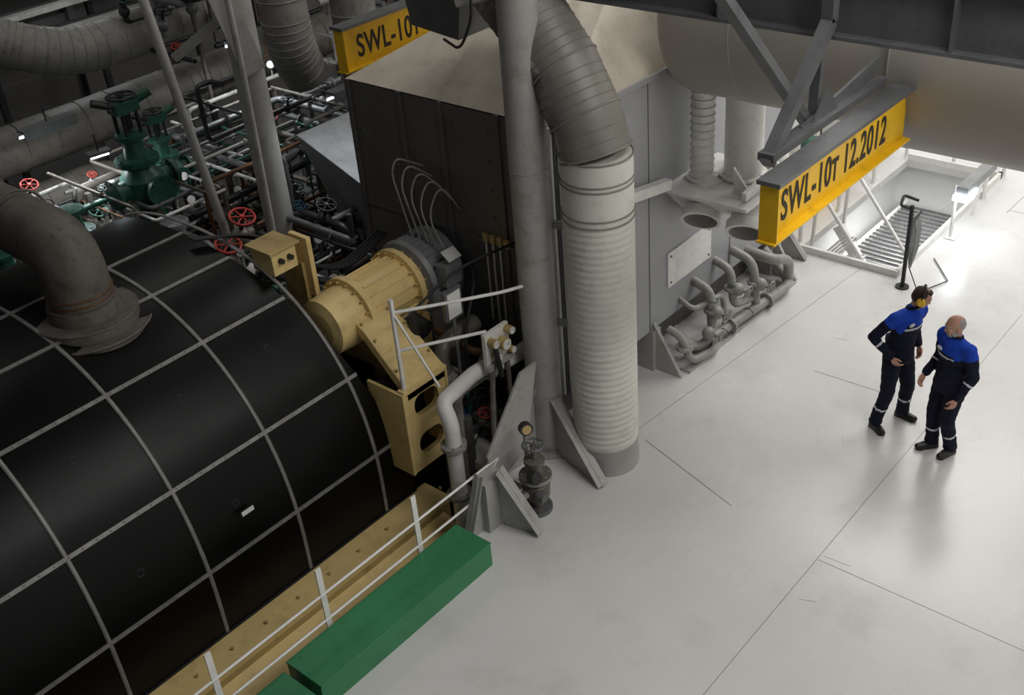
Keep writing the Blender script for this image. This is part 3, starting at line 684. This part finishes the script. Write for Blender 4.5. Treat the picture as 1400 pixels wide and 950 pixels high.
# ------------------------------------------------------------------ left machinery
def bigpipe(name,pts,r,m,fil=None,bands=.55,seg=28):
    b=B(name);P=b.tube(pts,r,m,fil=fil or r*2,seg=seg,n=8)
    for i in range(len(P)-1):
        p,q=P[i],P[i+1];L=(q-p).length;n=int(L/bands)
        for k in range(n+1):b.torus(p.lerp(q,(k+.5)/(n+1)),q-p,r*1.005,.012,m,seg,5)
    return b.done()
bigpipe('insulated_pipe',[(2.5,16,1.9),(10.5,16,1.9),(13,16,1.9)],.36,M_lag)
bigpipe('insulated_pipe',[(2.5,15.8,1.0),(8.2,15.8,1.0),(8.6,15.2,.4)],.34,M_lag)
bigpipe('insulated_pipe',[(3.5,16.6,3.6),(6.8,16.4,3.6),(7.9,15.8,3.0),(10.5,15.8,3.0)],.34,M_lagl)
bigpipe('insulated_pipe',[(9.8,12.9,8),(9.8,12.9,3.1),(10.2,13.2,2.5)],.34,M_lagl,fil=.4)
bigpipe('insulated_pipe',[(10.9,12.7,6),(10.9,12.7,2.7),(10.9,12.7,1.0)],.33,M_lagl)
bigpipe('insulated_pipe',[(3,17.8,5.0),(8.5,17.8,5.0),(9.5,17.0,4.6),(9.5,14,4.6)],.3,M_lag)
b=B('slender_riser_pipe');b.tube([(7.0,12,6),(7.15,12,4.5),(7.54,12,1.12),(7.7,12,-.5)],.06,M_col,fil=.2);b.done()
b=B('slender_riser_pipe');b.tube([(8.0,11.6,6),(8.1,11.7,3.5),(8.05,11.7,1.0),(8.0,11.7,-1)],.04,M_col,fil=.2);b.done()
b=B('louvre_grating')
for k in range(9):
    b.box((4.0,18.3,2.6+k*.42),(14,18.6,2.68+k*.42),M_lagl)
    b.box((4.0,18.5,2.68+k*.42),(14,18.55,2.72+k*.42),M_dark)
for x in range(4,15,2):b.box((x,18.6,-2),(x+.1,18.7,8),M_dark)
b.done()
def gvalve(name,c,s,m,head=True):
    b=B(name);c=V(c)
    b.hard(c,(0,0,1),[(0,.18*s),(.08*s,.18*s),(.1*s,.13*s),(.2*s,.16*s),(.34*s,.27*s),(.55*s,.28*s),(.7*s,.18*s),(.74*s,.26*s),(.82*s,.26*s),(.84*s,.15*s),(1.05*s,.12*s),(1.08*s,.2*s),(1.14*s,.2*s),(1.15*s,.1*s)],m,24)
    b.flange(c+V((0,0,.78*s)),(0,0,1),.28*s,.06*s,m)
    for d in ((1,0,0),(-1,0,0),(0,-1,0)):
        d=V(d);p=c+V((0,0,.45*s));b.cyl(p,p+d*.42*s,.13*s,m);b.flange(p+d*.42*s,d,.2*s,.06*s,m)
    if head:
        for dx,dy in ((.1,.1),(-.1,.1),(.1,-.1),(-.1,-.1)):b.cyl(c+V((dx*s,dy*s,1.14*s)),c+V((dx*s,dy*s,1.45*s)),.025*s,M_dark,seg=8)
        b.cyl(c+V((0,0,1.1*s)),c+V((0,0,1.6*s)),.03*s,M_dark,seg=8)
        b.box(c+V((-.16*s,-.12*s,1.42*s)),c+V((.16*s,.12*s,1.55*s)),m);b.wheel(c+V((0,0,1.62*s)),(0,0,1),.17*s,M_dark)
        b.cyl(c+V((.1*s,0,1.5*s)),c+V((.35*s,-.1*s,1.6*s)),.06*s,m);b.cyl(c+V((-.1*s,0,1.5*s)),c+V((-.35*s,.1*s,1.62*s)),.05*s,M_dark)
    b.done()
gvalve('control_valve',(7.2,13.2,1.4),1.05,M_vgreen)
gvalve('control_valve',(6.1,13.25,.85),.95,M_vgreen,False)
gvalve('gate_valve',(7.1,12.5,.45),.95,M_motor,False)
gvalve('gate_valve',(5.2,13.5,.6),.9,M_vgreen,False)
gvalve('control_valve',(8.0,13.9,1.2),.8,M_vgreen)
gvalve('gate_valve',(8.9,12.6,.1),1.0,M_steel)
gvalve('gate_valve',(9.4,11.4,-.6),1.0,M_dark)
gvalve('gate_valve',(7.4,10.6,-.5),.9,M_steel)
mm=[M_pipe,M_piped,M_piped,M_steel,M_steel,M_dark,M_dark,M_dark,M_copper,M_lag,M_vgreen,M_white]
def clutter(n,lo,hi,rr,steps=4):
    b=B('small_bore_piping')
    for i in range(n):
        p=V([random.uniform(lo[k],hi[k]) for k in range(3)]);pts=[p.copy()];ax=random.choice([0,1,2]);m=random.choice(mm);r=random.uniform(*rr)
        for s_ in range(steps):
            q=pts[-1].copy();q[ax]=random.uniform(lo[ax],hi[ax])
            if abs(q[ax]-pts[-1][ax])<r*6:q[ax]=min(hi[ax],pts[-1][ax]+r*8)
            pts.append(q);ax=random.choice([k for k in (0,1,2) if k!=ax])
        b.tube(pts,r,m,seg=10,n=4)
        for s_ in range(len(pts)-1):
            a,c=pts[s_],pts[s_+1]
            if (c-a).length<.3:continue
            mid=a.lerp(c,random.uniform(.35,.65));k=random.random()
            if k<.45:b.flange(mid,c-a,r*1.9,r*.6,m,6)
            elif k<.72:
                b.sph(mid,r*2,m,10,6);u=V((0,-.4,1)).normalized();b.cyl(mid,mid+u*r*5,r*.5,M_dark,seg=6);b.wheel(mid+u*r*5,u,r*2.4,random.choice([M_dark,M_dark,M_red,M_vgreen,M_blue]))
            elif k<.85:
                u=V((-.5,-.6,.4)).normalized();b.cyl(mid,mid+V((0,0,r*4)),r*.4,M_pipe,seg=6);g=mid+V((0,0,r*4+.06));b.cyl(g,g+u*.04,.07,M_dark,seg=16);b.cyl(g+u*.04,g+u*.044,.058,M_white,seg=16)
    b.done()
clutter(66,(6.6,12.3,-.6),(10.8,14.8,1.9),(.016,.058))
clutter(36,(3.0,13.3,.2),(7.5,15.3,1.8),(.016,.052))
clutter(26,(6.95,9.2,-1.2),(7.9,11.8,1.3),(.03,.075))
clutter(28,(8.2,10.0,-.6),(11,12.0,1.2),(.022,.07))
clutter(16,(6.9,7.0,-1.6),(7.4,8.0,.9),(.025,.06),3)
clutter(18,(8.5,13.2,1.4),(13,15.6,3.8),(.02,.06))
b=B('flexible_hose_bundle')
for k in range(5):
    y=8.0+.12*k;b.tube([(7.95,y,2.5+.1*k),(7.8-.04*k,y+.1,2.85+.06*k),(7.6,y+.15,2.5+.1*k),(7.65,y,2.15)],.011,M_pipe,fil=.2,seg=6)
for k in range(4):b.cyl((7.96,7.35+.1*k,2.2),(7.96,7.35+.1*k,1.2),.012,M_white,seg=6)
for k in range(4):b.box((7.93,7.3+.1*k,2.2),(7.97,7.37+.1*k,2.3),M_creamd)
b.tube([(7.9,7.9,1.95),(7.7,7.6,1.9),(7.2,7.4,1.4),(7.2,7.3,.4)],.02,M_rubber,fil=.3,seg=8)
b.tube([(8.0,7.2,2.3),(7.3,7.5,2.2),(6.6,7.6,1.9)],.015,M_rubber,fil=.3,seg=8)
b.done()
b=B('black_cable_bundle')
for k in range(4):
    b.tube([(5.7,9.75+.03*k,2.62),(6.3,9.4+.03*k,2.55-.02*k),(6.7,9.3+.04*k,2.0),(7.2,9.2+.05*k,1.7),(7.9,9.2+.05*k,1.9)],.018,M_rubber,fil=.3,seg=8)
b.tube([(6.4,9.6,1.9),(7.0,9.5,1.6),(7.4,9.0,1.45)],.05,M_dark,fil=.2,seg=10)
b.done()
b=B('grey_hopper_plate')
b.hexa([V(p) for p in ((9.4,10.9,.2),(10.6,10.9,.2),(10.6,11.6,.2),(9.4,11.6,.2),(9.1,10.6,1.5),(11.2,10.6,1.5),(11.2,12.2,2.1),(9.1,12.2,2.1))],M_motor)
b.done(.01)
b=B('catwalk')
b.box((2,13.9,-.1),(7.5,15.1,-.05),M_steel)
for x in (3,4.2,5.4,6.6):b.cyl((x,13.9,-.1),(x,13.9,1.0),.025,M_dark,seg=8)
for z in (.5,1.0):b.cyl((2,13.9,z),(7.5,13.9,z),.022,M_dark,seg=8)
b.done()
b=B('deck_grating')
b.box((8.1,10.0,-.12),(9.6,11.8,-.08),M_steel)
for k in range(4):b.bar((8.1,10.1+.5*k,-.03),(9.6,10.1+.5*k,-.03),.08,.08,M_white)
b.done()
def fluo_or_fill(p,d,L=.6,pw=12,vis=False):
    b=B('fluorescent_or_fill_fitting');p=V(p);d=V(d).normalized();s_=d.cross(V((0,0,1)))
    b.bar(p-d*L/2,p+d*L/2,.16,.04,M_steel)
    if vis:b.bar(p-d*(L/2-.03)-V((0,0,.04)),p+d*(L/2-.03)-V((0,0,.04)),.07,.03,M_lampw)
    else:
        for k in (1,-1):b.bar(p-d*L/2+s_*k*.09-V((0,0,.05)),p+d*L/2+s_*k*.09-V((0,0,.05)),.01,.14,M_steel)  # fill version: skirts screen the bare area light, no tube modelled
    b.cyl(p,p+V((0,0,.25)),.01,M_dark,seg=6);b.done()
    l=bpy.data.lights.new('fitting_or_fill_light','AREA');l.shape='RECTANGLE';l.size=L;l.size_y=.08;l.energy=pw;l.color=(.9,.96,1)
    o=bpy.data.objects.new('fitting_or_fill_light',l);bpy.context.scene.collection.objects.link(o);o.location=p-V((0,0,.07))
fluo_or_fill((6.9,13.6,2.35),(1,-.2,0),.3,14,True)
fluo_or_fill((6.8,14.6,2.6),(1,0,0),.8,22);fluo_or_fill((10.2,14.4,2.9),(1,0,0),.8,30);fluo_or_fill((9.3,11.2,2.9),(1,0,0),.6,12);fluo_or_fill((9,17.3,4.2),(1,0,0),1,32);fluo_or_fill((5,17.2,5.6),(1,0,0),1,32)  # added fill lights for the left machinery, screened by invented skirted housings
# ------------------------------------------------------------------ lighting
def area(loc,sx,sy,e,col=(1,1,1),rot=(0,0,0)):
    l=bpy.data.lights.new('ceiling_or_fill_lamp','AREA');l.shape='RECTANGLE';l.size=sx;l.size_y=sy;l.energy=e;l.color=col
    o=bpy.data.objects.new('ceiling_or_fill_lamp',l);bpy.context.scene.collection.objects.link(o);o.location=loc;o.rotation_euler=rot
W=(1,.98,.95)
for x,y,e in ((5,-2,260),(9,-2.5,300),(13,-3,270),(7,2.2,130),(14.5,3.2,260)):
    area((x,y,9.6),3,2,e,W)
for x,y,e in ((18.5,1.0,230),(21,6,300),(23,2.5,180),(17.5,6.2,260)):area((x,y,9.4),4.5,3.2,e,W)
area((10.5,9,9.5),3,2,120,W);area((4,14,9.5),3,2,48,(1,.98,.94));area((10,15,9.5),3,2,70,(1,.98,.94))
area((15.3,5.9,-.15),1.5,.6,30,W)  # added fill light below floor level, brightens the stairwell; not a ceiling fixture
w=bpy.data.worlds.new('World');bpy.context.scene.world=w;w.use_nodes=True;w.node_tree.nodes['Background'].inputs[0].default_value=(.9,.93,1,1);w.node_tree.nodes['Background'].inputs[1].default_value=.05
# ------------------------------------------------------------------ camera
R=[[0.64391,-0.7615,-0.07421],[0.45087,0.29929,0.84092],[-0.61814,-0.57493,0.53605]]
m=Matrix(R).transposed().to_4x4();m.translation=V((0,0,7.797))
cam=bpy.data.cameras.new('camera');cam.lens=39.6;cam.sensor_width=36;cam.clip_start=.05
co=bpy.data.objects.new('camera',cam);bpy.context.scene.collection.objects.link(co);co.matrix_world=m
bpy.context.scene.camera=co
bpy.context.scene.view_settings.view_transform='Standard'
bpy.context.scene.view_settings.look='None'
